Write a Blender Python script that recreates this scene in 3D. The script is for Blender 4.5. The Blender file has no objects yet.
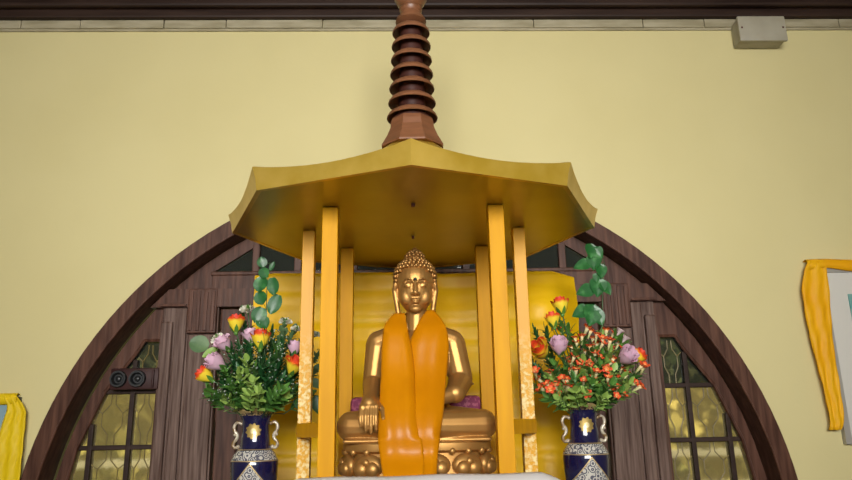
import bpy, bmesh, math, random
from mathutils import Vector, Matrix, Quaternion
random.seed(7)
C = bpy.context.scene.collection
PI = math.pi
V = Vector

# ------------------------------------------------------------------ camera
FPX, PITCH, YAW, ROLL = 702.8673, .2622, .0302, .0187
CAM = V((-.0374, 0, 1.6))
Fw = V((math.sin(YAW)*math.cos(PITCH), math.cos(YAW)*math.cos(PITCH), math.sin(PITCH)))
r0 = V((math.cos(YAW), -math.sin(YAW), 0)); u0 = r0.cross(Fw)
Rt = r0*math.cos(ROLL) - u0*math.sin(ROLL)
Up = r0*math.sin(ROLL) + u0*math.cos(ROLL)
cd = bpy.data.cameras.new('camera'); cam = bpy.data.objects.new('camera', cd); C.objects.link(cam)
cd.sensor_width = 36; cd.lens = FPX/852*36; cd.clip_end = 200
cam.matrix_world = Matrix(((Rt.x, Up.x, -Fw.x, CAM.x), (Rt.y, Up.y, -Fw.y, CAM.y), (Rt.z, Up.z, -Fw.z, CAM.z), (0, 0, 0, 1)))
bpy.context.scene.camera = cam

def at(px, py, Y):
    "the point at depth Y seen at a spot of the photograph"
    d = Fw + Rt*((px-426)/FPX) + Up*((240-py)/FPX)
    return CAM + d*(Y/d.y)

# ------------------------------------------------------------------ objects
ORG = {}
def org(p):
    return ORG.get(p.name, V((0, 0, 0))) if p else V((0, 0, 0))
def obj(name, bm, mat, parent=None, smooth=True, loc=None, recalc=True):
    o0 = V(loc) if loc is not None else org(parent)
    for v in bm.verts: v.co -= o0
    if recalc: bmesh.ops.recalc_face_normals(bm, faces=bm.faces)
    me = bpy.data.meshes.new(name); bm.to_mesh(me); bm.free()
    if smooth:
        me.shade_smooth()
        if smooth == 'auto': me.set_sharp_from_angle(angle=math.radians(35))
    for m in (mat if isinstance(mat, (list, tuple)) else [mat]): me.materials.append(m)
    o = bpy.data.objects.new(name, me); C.objects.link(o)
    if parent is not None:
        o.parent = parent; o.location = o0 - org(parent)
    elif loc is not None: o.location = loc
    ORG[o.name] = o0
    return o
def tag(o, label=None, cat=None, group=None, kind=None):
    if label: o['label'] = label
    if cat: o['category'] = cat
    if group: o['group'] = group
    if kind: o['kind'] = kind
    return o
def thing(name, loc, label=None, cat=None, group=None, kind=None):
    o = bpy.data.objects.new(name, None); C.objects.link(o); o.location = loc
    o.empty_display_size = .05
    ORG[o.name] = V(loc)
    return tag(o, label, cat, group, kind)
def NB(): return bmesh.new()

# ------------------------------------------------------------------ shapes
def box(bm, a, b, bev=0):
    x0, y0, z0 = a; x1, y1, z1 = b
    r = bmesh.ops.create_cube(bm, size=1)
    vs = r['verts']
    for v in vs:
        v.co = V(((x0+x1)/2+v.co.x*(x1-x0), (y0+y1)/2+v.co.y*(y1-y0), (z0+z1)/2+v.co.z*(z1-z0)))
    if bev:
        es = list({e for v in vs for e in v.link_edges})
        bmesh.ops.bevel(bm, geom=es, offset=bev, segments=2, affect='EDGES', profile=.5)
def tube(bm, pts, rad, n=8, cap=True):
    pts = [V(p) for p in pts]
    if not isinstance(rad, (list, tuple)): rad = [rad]*len(pts)
    rings = []; up = None
    for i, p in enumerate(pts):
        t = (pts[min(i+1, len(pts)-1)] - pts[max(i-1, 0)])
        t = t.normalized() if t.length > 1e-9 else V((0, 0, 1))
        if up is None:
            up = V((0, 0, 1)) if abs(t.z) < .9 else V((0, 1, 0))
        s = t.cross(up); s = s.normalized() if s.length > 1e-6 else V((1, 0, 0))
        up = s.cross(t).normalized()
        rings.append([bm.verts.new(p + (s*math.cos(2*PI*k/n) + up*math.sin(2*PI*k/n))*rad[i]) for k in range(n)])
    for a, b in zip(rings, rings[1:]):
        for k in range(n): bm.faces.new((a[k], a[(k+1) % n], b[(k+1) % n], b[k]))
    if cap:
        bm.faces.new(rings[0][::-1]); bm.faces.new(rings[-1])
def capsule(bm, p, q, r1, r2=None, n=14, m=6):
    "closed tapered limb"
    p, q = V(p), V(q); r2 = r1 if r2 is None else r2
    d = q-p; L = max(d.length, 1e-6); d = d/L
    pts, rad = [], []
    for i in range(m+1):
        a = PI/2*(1-i/m); pts.append(p - d*r1*math.sin(a)); rad.append(max(r1*math.cos(a), 1e-4))
    for i in range(m+1):
        a = PI/2*i/m; pts.append(q + d*r2*math.sin(a)); rad.append(max(r2*math.cos(a), 1e-4))
    tube(bm, pts, rad, n)
def ball(bm, c, r, seg=16, rings=10, rot=None):
    if not isinstance(r, (list, tuple)): r = (r, r, r)
    m = Matrix.Translation(V(c)) @ (rot or Matrix.Identity(4)) @ Matrix.Diagonal((r[0], r[1], r[2], 1))
    bmesh.ops.create_uvsphere(bm, u_segments=seg, v_segments=rings, radius=1, matrix=m)
def lathe(bm, prof, c=(0, 0, 0), n=32, rfun=None, a0=0.0, closed=False):
    c = V(c); rings = []
    for (r, z) in prof:
        rings.append([bm.verts.new(c + V((math.cos(a0+2*PI*k/n)*r*(rfun(k/n) if rfun else 1), math.sin(a0+2*PI*k/n)*r*(rfun(k/n) if rfun else 1), z))) for k in range(n)])
    prs = list(zip(rings, rings[1:])) + ([(rings[-1], rings[0])] if closed else [])
    for a, b in prs:
        for k in range(n): bm.faces.new((a[k], a[(k+1) % n], b[(k+1) % n], b[k]))
    if not closed:
        if prof[0][0] > 1e-4: bm.faces.new(rings[0][::-1])
        if prof[-1][0] > 1e-4: bm.faces.new(rings[-1])
    bmesh.ops.remove_doubles(bm, verts=bm.verts[:], dist=1e-6)
def prism(bm, loops, y0, y1):
    "plate in the XZ plane with holes, from depth y0 to y1"
    t = bmesh.new(); es = []
    for lp in loops:
        vs = [t.verts.new((x, y0, z)) for x, z in lp]
        for a, b in zip(vs, vs[1:]+vs[:1]): es.append(t.edges.new((a, b)))
    bmesh.ops.triangle_fill(t, use_beauty=True, edges=es)
    r = bmesh.ops.extrude_face_region(t, geom=t.faces[:])
    for v in r['geom']:
        if isinstance(v, bmesh.types.BMVert): v.co.y = y1
    me = bpy.data.meshes.new('tmp'); t.to_mesh(me); t.free(); bm.from_mesh(me); bpy.data.meshes.remove(me)
def sheet(bm, rows, thick=0.0, back=V((0, 1, 0))):
    "rows of points -> a surface, closed to a thin solid when thick"
    n = len(rows[0])
    A = [[bm.verts.new(p) for p in r] for r in rows]
    for i in range(len(rows)-1):
        for j in range(n-1): bm.faces.new((A[i][j], A[i][j+1], A[i+1][j+1], A[i+1][j]))
    if thick:
        B = [[bm.verts.new(V(p)+back*thick) for p in r] for r in rows]
        m = len(rows)-1
        for i in range(m):
            for j in range(n-1): bm.faces.new((B[i][j], B[i+1][j], B[i+1][j+1], B[i][j+1]))
        for i in range(m):
            for j in (0, n-1): bm.faces.new((A[i][j], A[i+1][j], B[i+1][j], B[i][j]))
        for j in range(n-1):
            for i in (0, m): bm.faces.new((A[i][j], A[i][j+1], B[i][j+1], B[i][j]))
def lerp(a, b, t): return a+(b-a)*t
def interp(tab, x):
    "piecewise smooth table lookup; rows (key, values...)"
    if x <= tab[0][0]: return tab[0][1:]
    for a, b in zip(tab, tab[1:]):
        if x <= b[0]:
            t = (x-a[0])/(b[0]-a[0]); return tuple(lerp(p, q, t) for p, q in zip(a[1:], b[1:]))
    return tab[-1][1:]

# ------------------------------------------------------------------ materials
def mat(name, col, rough=.5, metal=0., col2=None, scale=8., stretch=(1, 1, 1), bump=0., bscale=None, detail=4., spec=.5, lo=.35, hi=.65, sheen=0., coat=0., trans=0.):
    m = bpy.data.materials.new(name); m.use_nodes = True
    nt = m.node_tree; b = nt.nodes['Principled BSDF']
    b.inputs['Base Color'].default_value = (*col, 1); b.inputs['Roughness'].default_value = rough
    b.inputs['Metallic'].default_value = metal; b.inputs['Specular IOR Level'].default_value = spec
    if sheen: b.inputs['Sheen Weight'].default_value = sheen
    if coat: b.inputs['Coat Weight'].default_value = coat; b.inputs['Coat Roughness'].default_value = .1
    if trans: b.inputs['Subsurface Weight'].default_value = 0
    tc = nt.nodes.new('ShaderNodeTexCoord'); mp = nt.nodes.new('ShaderNodeMapping')
    mp.inputs['Scale'].default_value = stretch
    nt.links.new(tc.outputs['Object'], mp.inputs['Vector'])
    if col2 is not None:
        n = nt.nodes.new('ShaderNodeTexNoise'); n.inputs['Scale'].default_value = scale; n.inputs['Detail'].default_value = detail
        rp = nt.nodes.new('ShaderNodeValToRGB')
        rp.color_ramp.elements[0].position = lo; rp.color_ramp.elements[1].position = hi
        rp.color_ramp.elements[0].color = (*col, 1); rp.color_ramp.elements[1].color = (*col2, 1)
        nt.links.new(mp.outputs[0], n.inputs['Vector']); nt.links.new(n.outputs[0], rp.inputs[0])
        nt.links.new(rp.outputs[0], b.inputs['Base Color'])
    if bump:
        n = nt.nodes.new('ShaderNodeTexNoise'); n.inputs['Scale'].default_value = bscale or scale; n.inputs['Detail'].default_value = detail
        bp = nt.nodes.new('ShaderNodeBump'); bp.inputs['Strength'].default_value = bump; bp.inputs['Distance'].default_value = .01
        nt.links.new(mp.outputs[0], n.inputs['Vector']); nt.links.new(n.outputs[0], bp.inputs['Height'])
        nt.links.new(bp.outputs[0], b.inputs['Normal'])
    return m
def petal_mat(name, stops, h, rough=.6):
    "petal colour along the bloom's own axis, from its base to its rim"
    m = mat(name, stops[0][1], rough); nt = m.node_tree; b = nt.nodes['Principled BSDF']
    tc = nt.nodes.new('ShaderNodeTexCoord'); sx = nt.nodes.new('ShaderNodeSeparateXYZ')
    nt.links.new(tc.outputs['Object'], sx.inputs[0])
    n = nt.nodes.new('ShaderNodeTexNoise'); n.inputs['Scale'].default_value = 60
    nt.links.new(tc.outputs['Object'], n.inputs['Vector'])
    a = nt.nodes.new('ShaderNodeMath'); a.operation = 'MULTIPLY_ADD'; a.inputs[1].default_value = 1/h; a.inputs[2].default_value = -.12
    nt.links.new(sx.outputs['Z'], a.inputs[0])
    c = nt.nodes.new('ShaderNodeMath'); c.operation = 'MULTIPLY_ADD'; c.inputs[1].default_value = .24
    nt.links.new(n.outputs[0], c.inputs[0]); nt.links.new(a.outputs[0], c.inputs[2])
    rp = nt.nodes.new('ShaderNodeValToRGB'); el = rp.color_ramp.elements
    el[0].position, el[0].color = stops[0][0], (*stops[0][1], 1)
    el[1].position, el[1].color = stops[-1][0], (*stops[-1][1], 1)
    for p, cc in stops[1:-1]:
        e = el.new(p); e.color = (*cc, 1)
    nt.links.new(c.outputs[0], rp.inputs[0]); nt.links.new(rp.outputs[0], b.inputs['Base Color'])
    return m

wall_m = mat('cream_plaster', (.64, .562, .285), .85, spec=.25, col2=(.665, .587, .305), scale=1.5, bump=.05, bscale=40)
floor_m = mat('stone_floor', (.20, .17, .13), .4, col2=(.25, .22, .17), scale=3)
ceil_m = mat('ceiling_paint', (.6, .55, .42), .8)
wood_m = mat('dark_red_wood', (.052, .020, .012), .42, spec=.22, col2=(.118, .052, .033), scale=6, stretch=(6, 6, .5), bump=.12, bscale=14)
wood2_m = mat('weathered_wood', (.066, .032, .022), .5, spec=.22, col2=(.175, .112, .088), scale=7, stretch=(8, 8, .4), bump=.2, bscale=16)
beam_m = mat('black_brown_wood', (.022, .011, .008), .5, spec=.2, col2=(.04, .022, .016), scale=4, stretch=(.4, 5, 5), bump=.1)
strip_m = mat('pale_conduit', (.30, .26, .16), .6, col2=(.42, .37, .25), scale=9, stretch=(.6, 3, 3))
boxg_m = mat('grey_plastic', (.34, .31, .235), .5, col2=(.40, .37, .29), scale=6)
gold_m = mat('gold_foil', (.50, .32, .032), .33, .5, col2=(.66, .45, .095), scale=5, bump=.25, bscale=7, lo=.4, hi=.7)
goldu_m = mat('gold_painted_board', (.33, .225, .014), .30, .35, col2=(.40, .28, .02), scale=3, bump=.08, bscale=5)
post_m = mat('orange_yellow_paint', (.66, .315, .001), .45, spec=.12, col2=(.58, .265, .001), scale=5, stretch=(6, 6, .6), bump=.06)
def glare_fleck_mat():
    "the same paint blistered, with pale glare put into its colour as flecks low on the outer posts"
    m = mat('orange_yellow_paint_painted_glare', (.66, .315, .001), .4, spec=.3); nt = m.node_tree; b = nt.nodes['Principled BSDF']
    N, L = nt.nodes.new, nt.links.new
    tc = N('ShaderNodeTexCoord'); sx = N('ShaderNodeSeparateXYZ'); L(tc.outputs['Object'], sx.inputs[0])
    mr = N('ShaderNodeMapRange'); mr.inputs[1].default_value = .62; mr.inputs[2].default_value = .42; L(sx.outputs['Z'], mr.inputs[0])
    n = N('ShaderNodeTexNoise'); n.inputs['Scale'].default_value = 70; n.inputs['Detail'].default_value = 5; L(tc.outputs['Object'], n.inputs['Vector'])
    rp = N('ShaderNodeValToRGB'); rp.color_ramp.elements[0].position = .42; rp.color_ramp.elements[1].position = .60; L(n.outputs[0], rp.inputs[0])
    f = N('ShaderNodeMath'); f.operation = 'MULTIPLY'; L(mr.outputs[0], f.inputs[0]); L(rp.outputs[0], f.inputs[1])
    mx = N('ShaderNodeMix'); mx.data_type = 'RGBA'; L(f.outputs[0], mx.inputs[0]); mx.inputs[6].default_value = (.66, .315, .001, 1); mx.inputs[7].default_value = (.80, .62, .28, 1)  # pale fleck colour stands in for light glinting off the paint
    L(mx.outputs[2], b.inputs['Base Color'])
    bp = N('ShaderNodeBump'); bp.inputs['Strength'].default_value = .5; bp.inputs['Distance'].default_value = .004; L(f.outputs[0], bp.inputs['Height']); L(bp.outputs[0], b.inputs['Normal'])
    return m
post_glare_m = glare_fleck_mat()
spire_m = mat('turned_copper_brown_wood', (.16, .062, .026), .4, col2=(.22, .088, .040), scale=8, stretch=(1, 1, 4))
spired_m = mat('dark_varnished_wood', (.045, .014, .010), .4, col2=(.06, .02, .014), scale=8)
bronze_m = mat('bronze_gold', (.45, .235, .066), .46, .72, col2=(.50, .27, .08), scale=10, bump=.02)
curl_m = mat('bronze_gold_hair', (.42, .22, .065), .42, .72)
dot_m = mat('dark_green_stone', (.01, .016, .012), .3)
satin_m = mat('orange_satin', (.50, .175, .001), .33, col2=(.56, .205, .001), scale=6, spec=.2)
yel_m = mat('yellow_satin', (.82, .46, .003), .38, col2=(.88, .53, .005), scale=4, bump=.3, bscale=9, spec=.2)
yel2_m = mat('orange_yellow_scarf', (.80, .37, .004), .5, spec=.2, col2=(.84, .44, .008), scale=5, bump=.15, bscale=12)
yel3_m = mat('lemon_yellow_scarf', (.72, .50, .006), .5, spec=.2, col2=(.78, .55, .012), scale=5, bump=.15, bscale=12)
white_m = mat('white_cotton', (.66, .64, .64), .8, bump=.1, bscale=30)
mag_m = mat('magenta_brocade', (.20, .015, .07), .6, col2=(.40, .10, .16), scale=70, lo=.5, hi=.6)
table_m = mat('table_wood', (.12, .06, .03), .5)
leaf_m = mat('leaf_green', (.045, .14, .025), .45, col2=(.10, .24, .035), scale=14)
dleaf_m = mat('dark_leaf_green', (.012, .065, .018), .4, col2=(.025, .11, .028), scale=20)
lleaf_m = mat('light_leaf_green', (.19, .33, .055), .5, col2=(.30, .42, .10), scale=18)
gleaf_m = mat('grey_leaf_green', (.07, .14, .055), .55, col2=(.12, .20, .08), scale=18)
ivy_m = mat('variegated_ivy_green', (.014, .10, .022), .35, col2=(.05, .20, .05), scale=26, lo=.5, hi=.72)
stem_m = mat('stem_green', (.03, .08, .02), .5)
wf_m = mat('cream_petals', (.62, .60, .44), .7, col2=(.72, .70, .60), scale=60)
bb_m = mat('tiny_white_florets', (.34, .40, .34), .8)
rose_m = petal_mat('yellow_petals_red_rim', [(.0, (.74, .58, .03)), (.62, (.84, .62, .03)), (.78, (.78, .08, .01)), (1., (.62, .03, .012))], .08)
pink_m = petal_mat('pink_petals', [(.0, (.66, .58, .48)), (.3, (.70, .44, .56)), (1., (.72, .47, .60))], .08)
tub_m = petal_mat('orange_red_blossom_petals', [(.0, (.50, .52, .22)), (.50, (.74, .62, .34)), (.68, (.74, .22, .04)), (.85, (.68, .06, .015))], .036)
frame_m = mat('silver_frame', (.42, .40, .37), .4, .4)
mount_m = mat('off_white_mount', (.62, .60, .55), .7)
teal_m = mat('teal_painting', (.06, .30, .30), .6, col2=(.30, .42, .36), scale=9)
blue_m = mat('grey_blue_painting', (.20, .32, .38), .6, col2=(.30, .40, .42), scale=6)
black_m = mat('black_rubber', (.012, .013, .014), .35)
dkbox_m = mat('dark_brown_case', (.030, .010, .009), .5, spec=.2, col2=(.05, .02, .018), scale=9)
hook_m = mat('red_brown_metal', (.10, .025, .02), .4)
hedge_m = mat('hedge_green', (.22, .24, .06), .8, col2=(.66, .56, .20), scale=1.2)
lawn_m = mat('pale_ground', (.40, .38, .20), .9, col2=(.30, .36, .12), scale=2)
fence_m = mat('white_paint', (.8, .8, .78), .6)

def glass_mat(name, col, rough, tw=.9):
    m = bpy.data.materials.new(name); m.use_nodes = True; nt = m.node_tree
    b = nt.nodes['Principled BSDF']
    b.inputs['Base Color'].default_value = (*col, 1); b.inputs['Roughness'].default_value = rough
    b.inputs['Transmission Weight'].default_value = tw; b.inputs['IOR'].default_value = 1.2
    tc = nt.nodes.new('ShaderNodeTexCoord'); n = nt.nodes.new('ShaderNodeTexNoise'); n.inputs['Scale'].default_value = 12
    bp = nt.nodes.new('ShaderNodeBump'); bp.inputs['Strength'].default_value = .3; bp.inputs['Distance'].default_value = .01
    nt.links.new(tc.outputs['Object'], n.inputs['Vector']); nt.links.new(n.outputs[0], bp.inputs['Height']); nt.links.new(bp.outputs[0], b.inputs['Normal'])
    return m
amber_m = glass_mat('amber_glass', (.95, .80, .42), .10)
dim_m = glass_mat('grey_green_glass', (.17, .19, .16), .06)
lead_m = mat('dull_amber_lead', (.20, .15, .05), .5)

# ------------------------------------------------------------------ the room
YW = 4.15
ACX, ACZ = -.01, .932                     # centre of the arched doorway
def arc(r, a0=0., a1=PI, n=64, cx=ACX, cz=ACZ):
    return [(cx+r*math.cos(a0+(a1-a0)*i/n), cz+r*math.sin(a0+(a1-a0)*i/n)) for i in range(n+1)]
HOLE = 2.15
bm = NB()
prism(bm, [[(-5, 0), (ACX-HOLE, 0)] + arc(HOLE)[::-1] + [(ACX+HOLE, 0), (5, 0), (5, 4.8), (-5, 4.8)]], YW, YW+.34)
tag(obj('wall_back', bm, wall_m, None, False), kind='structure')
for nm, a, b, m in (('floor', (-5, -5, -.1), (5, YW+.34, 0), floor_m), ('ceiling', (-5, -5, 4.8), (5, YW+.34, 4.9), ceil_m),
                    ('wall_left', (-5.1, -5, -.1), (-5, YW+.34, 4.9), wall_m), ('wall_right', (5, -5, -.1), (5.1, YW+.34, 4.9), wall_m)):
    bm = NB(); box(bm, a, b); tag(obj(nm, bm, m, None, False), kind='structure')
# pale strip with joints under the dark cornice
bm = NB(); x = -5
while x < 5:
    L = random.uniform(.35, .8)
    box(bm, (x, YW-.022-random.uniform(0, .003), 4.165), (min(x+L, 5)-.004, YW, 4.225), .004); x += L
box(bm, (-5, YW-.012, 4.15), (5, YW, 4.17), .003)
tag(obj('trim_1', bm, strip_m, None, False), kind='structure')
bm = NB()
box(bm, (-5, YW-.06, 4.222), (5, YW, 4.285), .012)
box(bm, (-5, YW-.10, 4.282), (5, YW, 4.335), .016)
box(bm, (-5, YW-.17, 4.332), (5, YW, 4.42), .02)
box(bm, (-5, YW-.24, 4.415), (5, YW, 4.8), .02)
tag(obj('trim_2', bm, beam_m, None, False), kind='structure')

# ------------------------------------------------------------------ arched doorway
YD = 4.32
d = thing('door_1', (ACX, YW, 0), kind='structure')
def ring(bm, r0, r1, y0, y1, zlow=0.):
    prism(bm, [[(ACX-r1, zlow)] + arc(r1)[::-1] + [(ACX+r1, zlow), (ACX+r0, zlow)] + arc(r0) + [(ACX-r0, zlow)]], y0, y1)
bm = NB()
ring(bm, 2.112, 2.198, YW-.022, YW+.17)
tube(bm, [(a, YW-.02, b) for a, b in arc(2.114)], .006, 6)
ring(bm, 2.196, 2.207, YW-.012, YW+.02)
obj('door_casing', bm, wood_m, d, False)
RI = 2.105
# lunette band and sill in the door plane
def circ_x(z, r): return math.sqrt(max(r*r-(z-ACZ)**2, 0))
bm = NB()
lun = [(ACX+2.035*math.cos(t), ACZ+2.035*math.sin(t)) for t in [math.radians(a) for a in (52.5, 62, 71, 80.5, 90, 99.5, 109, 118, 127.5)]]
lun = [(ACX+circ_x(2.55, 2.035), 2.55)] + lun[1:-1] + [(ACX-circ_x(2.55, 2.035), 2.55)]
outer = [(ACX+circ_x(2.44, RI), 2.44)] + [p for p in arc(RI) if p[1] > 2.45] + [(ACX-circ_x(2.44, RI), 2.44)]
prism(bm, [outer, lun], YD-.03, YD+.04)
for a in (.96, .70, .35, 0):
    for s in ((1, -1) if a else (1,)):
        x = ACX+s*a; box(bm, (x-.022, YD-.035, 2.545), (x+.022, YD+.03, ACZ+circ_x(ACX, 1)+1.0 if False else ACZ+math.sqrt(2.04**2-a*a)), .004)
box(bm, (-1.24, YD-.05, 2.535), (1.22, YD, 2.56), .006)
obj('lunette_frame', bm, wood_m, d, False)
bm = NB(); prism(bm, [[(ACX+(p[0]-ACX)*.999, p[1]) for p in lun]], YD, YD+.008)
obj('lunette_glass', bm, dim_m, d, False)
# transom beam
bm = NB()
zt0, zt1 = 2.335, 2.445
prism(bm, [[(ACX-circ_x(zt0, RI), zt0), (ACX+circ_x(zt0, RI), zt0), (ACX+circ_x(zt1, RI), zt1), (ACX-circ_x(zt1, RI), zt1)]], YD-.085, YD+.06)
for q in (-1, 1): box(bm, (ACX+min(q*1.35, q*1.51), YD-.10, zt0+.002), (ACX+max(q*1.35, q*1.51), YD-.08, zt0+.018), .004)
obj('transom', bm, wood_m, d, False)
for s in (1, -1):
    def sx(a, b): return (min(ACX+s*a, ACX+s*b), max(ACX+s*a, ACX+s*b))
    bm = NB()
    a, b = sx(1.165, 1.50); box(bm, (a, YD-.06, 0), (b, YD+.05, 2.34), .006)
    a, b = sx(1.175, 1.335); box(bm, (a, YD-.085, 0), (b, YD-.05, 2.17), .008)
    a, b = sx(1.35, 1.415); box(bm, (a, YD-.078, 0), (b, YD-.05, 2.33), .006)
    a, b = sx(1.43, 1.50); box(bm, (a, YD-.085, 0), (b, YD-.05, 2.25), .01)
    obj('door_post', bm, wood2_m, d, False)
    bm = NB()                                # fluted block over the transom's end
    a, b = sx(1.170, 1.345); box(bm, (a, YD-.09, 2.175), (b, YD, 2.446), .006)
    for k in range(4):
        q = 1.182+.043*k; a, b = sx(q, q+.022); box(bm, (a, YD-.098, 2.19), (b, YD-.07, 2.43), .003)
    obj('fluted_block', bm, wood_m, d, False)
    bm = NB()                                # leaf of the door behind the altar
    a, b = sx(.02, 1.16)
    for u, w in ((.02, .12), (.56, .68), (1.03, 1.155)):
        p, q = sx(u, w); box(bm, (p, YD-.03, .02), (q, YD+.03, 2.33), .005)
    for z0, z1 in ((.02, .2), (.9, 1.05), (1.66, 1.78), (2.2, 2.33)):
        box(bm, (a, YD-.028, z0), (b, YD+.028, z1), .005)
    box(bm, (a, YD-.005, .05), (b, YD+.01, 2.3))
    for u0, w0 in ((.16, .52), (.72, .99)):
        for z0, z1 in ((.25, .85), (1.1, 1.61), (1.83, 2.15)):
            p, q = sx(u0, w0); box(bm, (p, YD-.02, z0), (q, YD, z1), .012)
    obj('door_leaf', bm, wood_m, d, False)
    # panel between transom and lunette sill
    bm = NB(); a, b = sx(.02, 1.22); box(bm, (a, YD-.045, 2.44), (b, YD+.02, 2.537), .004)
    for u in (.30, .62, .93):
        p, q = sx(u, u+.035); box(bm, (p, YD-.055, 2.44), (q, YD, 2.537), .004)
    obj('frieze_board', bm, wood_m, d, False)

# sidelights: one window each side
for i, s in enumerate((-1, 1)):
    w = thing('window_%d' % (i+1), (ACX+s*1.75, YD, .9), kind='structure')
    X = lambda x: ACX+s*(x-(.018 if s < 0 else 0)); dz = .018 if s < 0 else 0.
    pane = [(1.518, 2.125), (1.622, 2.125), (1.668, 2.045), (1.83, 1.825), (1.96, 1.51), (2.01, 1.25), (2.03, .95), (2.03, .5), (1.518, .5)]
    pane = [(a, b+dz) for a, b in pane]
    fr = [(1.50, 2.336)] + [(circ_x(z, RI), z) for z in (2.336, 2.22, 2.1, 1.95, 1.8, 1.65, 1.5, 1.3, 1.1, .98, ACZ)] + [(RI, 0), (1.50, 0)]
    bm = NB(); prism(bm, [[(X(a), b) for a, b in fr], [(X(a), b) for a, b in pane]], YD-.03, YD+.04)
    # raised inner moulding along the slanted edge
    for (a, b), (c, e) in zip(pane[:7], pane[1:8]):
        tube(bm, [(X(a), YD-.03, b), (X(c), YD-.03, e)], .010, 6)
    tube(bm, [(X(1.518), YD-.03, 2.125), (X(1.518), YD-.03, .5)], .010, 6)
    obj('window_frame', bm, wood_m, w, False)
    bm = NB()
    def lim(z): return interp(sorted([(b, a) for a, b in pane[1:8]]), z)[0]
    for z in [q+dz for q in (1.826, 1.508, 1.20, .90, .65)]: box(bm, (min(X(1.515), X(lim(z)+.01)), YD-.022, z-.0135), (max(X(1.515), X(lim(z)+.01)), YD+.03, z+.0135), .004)
    for x, ztop in ((1.672, 2.03), (1.893, 1.66)): box(bm, (X(x)-.014, YD-.024, .5), (X(x)+.014, YD+.03, ztop), .004)
    obj('muntin', bm, beam_m, w, False)
    bm = NB()
    low = [(1.518, 1.826+dz), (1.83, 1.826+dz)] + pane[4:]
    prism(bm, [[(X(a), b) for a, b in low]], YD, YD+.006)
    obj('amber_pane', bm, amber_m, w, False)
    bm = NB(); prism(bm, [[(X(a), b) for a, b in pane[:4] + [(1.518, 1.826+dz)]]], YD, YD+.006)
    obj('grey_pane', bm, dim_m, w, False)
    bm = NB()                                # leading: bulb shaped lines in every pane
    cols = ((1.525, 1.658), (1.688, 1.88))
    for z0, z1 in ((1.84, 2.1), (1.522, 1.812), (1.215, 1.494), (.915, 1.185), (.665, .885)):
        for x0, x1 in cols:
            if x0 == cols[0][0]: z0 += dz; z1 += dz
            if z0 > 1.8 and x0 > 1.6: continue
            cx = (x0+x1)/2; wd = (x1-x0)/2
            for g in (-1, 1):
                P = [(cx+g*.012, z1), (cx+g*.014, lerp(z0, z1, .80)), (cx+g*wd*.62, lerp(z0, z1, .62)), (cx+g*wd*.62, lerp(z0, z1, .38)), (cx+g*.02, lerp(z0, z1, .2)), (cx+g*.02, z0)]
                tube(bm, [(X(a), YD-.002, b) for a, b in P], .0035, 5)
                tube(bm, [(X(cx+g*wd*.62), YD-.002, lerp(z0, z1, .62)), (X(cx+g*wd), YD-.002, lerp(z0, z1, .72))], .0035, 5)
    obj('leading', bm, lead_m, w, False)

# twin-port case on the left sidelight
c0 = at(112, 368, 4.24); c1 = at(158, 390, 4.24)
t = thing('twin_lamp', ((c0.x+c1.x)/2, 4.27, (c0.z+c1.z)/2), 'dark brown box with two round black ports fixed across the left sidelight', 'lamp')
cx, cz = (c0.x+c1.x)/2, (c0.z+c1.z)/2
bm = NB(); box(bm, (c0.x, 4.225, cz-.062), (c1.x, 4.30, cz+.062), .008); box(bm, (c1.x-.035, 4.21, cz-.05), (c1.x-.022, 4.23, cz+.05), .004)
obj('case', bm, dkbox_m, t, 'auto')
for k, q in enumerate((-.088, .022)):
    bm = NB()
    prof = [(.0, -.002), (.026, -.002), (.030, -.010), (.036, -.022), (.046, -.022), (.049, -.014), (.049, .012)]
    lathe(bm, [(r, -z) for r, z in prof[::-1]][::-1], (0, 0, 0), 28)
    bmesh.ops.rotate(bm, verts=bm.verts[:], cent=(0, 0, 0), matrix=Matrix.Rotation(PI/2, 3, 'X'))
    bmesh.ops.translate(bm, verts=bm.verts[:], vec=(cx+q, 4.225, cz))
    p = obj('port_ring', bm, black_m, t, 'auto')
    bm = NB(); ball(bm, (cx+q, 4.222, cz), (.018, .012, .018)); obj('lens', bm, black_m, p)

# junction box under the cornice
t = thing('junction_box', (2.34, YW, 4.02), 'grey plastic junction box on the wall just below the dark cornice', 'junction box')
bm = NB(); box(bm, (2.165, YW-.10, 4.010), (2.468, YW, 4.180), .012); obj('box_body', bm, boxg_m, t, 'auto')
bm = NB(); box(bm, (2.158, YW-.122, 4.003), (2.475, YW-.098, 4.185), .008); obj('lid', bm, boxg_m, t, 'auto')
for q in (2.18, 2.453):
    bm = NB(); ball(bm, (q, YW-.122, 4.10), (.007, .004, .007), 10, 6); obj('screw', bm, hook_m, t)

# ------------------------------------------------------------------ framed pictures with scarves
t = thing('framed_picture', (2.85, YW, 1.46), 'silver framed picture with wide off white mount at the right edge', 'picture')
X0, X1, Z0, Z1 = 2.468, 3.32, 1.47, 2.51
bm = NB(); prism(bm, [[(X0, Z0), (X1, Z0), (X1, Z1), (X0, Z1)], [(X0+.035, Z0+.035), (X1-.035, Z0+.035), (X1-.035, Z1-.035), (X0+.035, Z1-.035)]], YW-.035, YW-.002)
obj('frame', bm, frame_m, t, False)
bm = NB(); prism(bm, [[(X0+.03, Z0+.03), (X1-.03, Z0+.03), (X1-.03, Z1-.03), (X0+.03, Z1-.03)]], YW-.022, YW-.004); obj('mount', bm, mount_m, t, False)
bm = NB(); prism(bm, [[(X0+.165, Z0+.2), (X1-.16, Z0+.2), (X1-.16, Z1-.17), (X0+.165, Z1-.17)]], YW-.027, YW-.020); obj('artwork', bm, teal_m, t, False)
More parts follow.
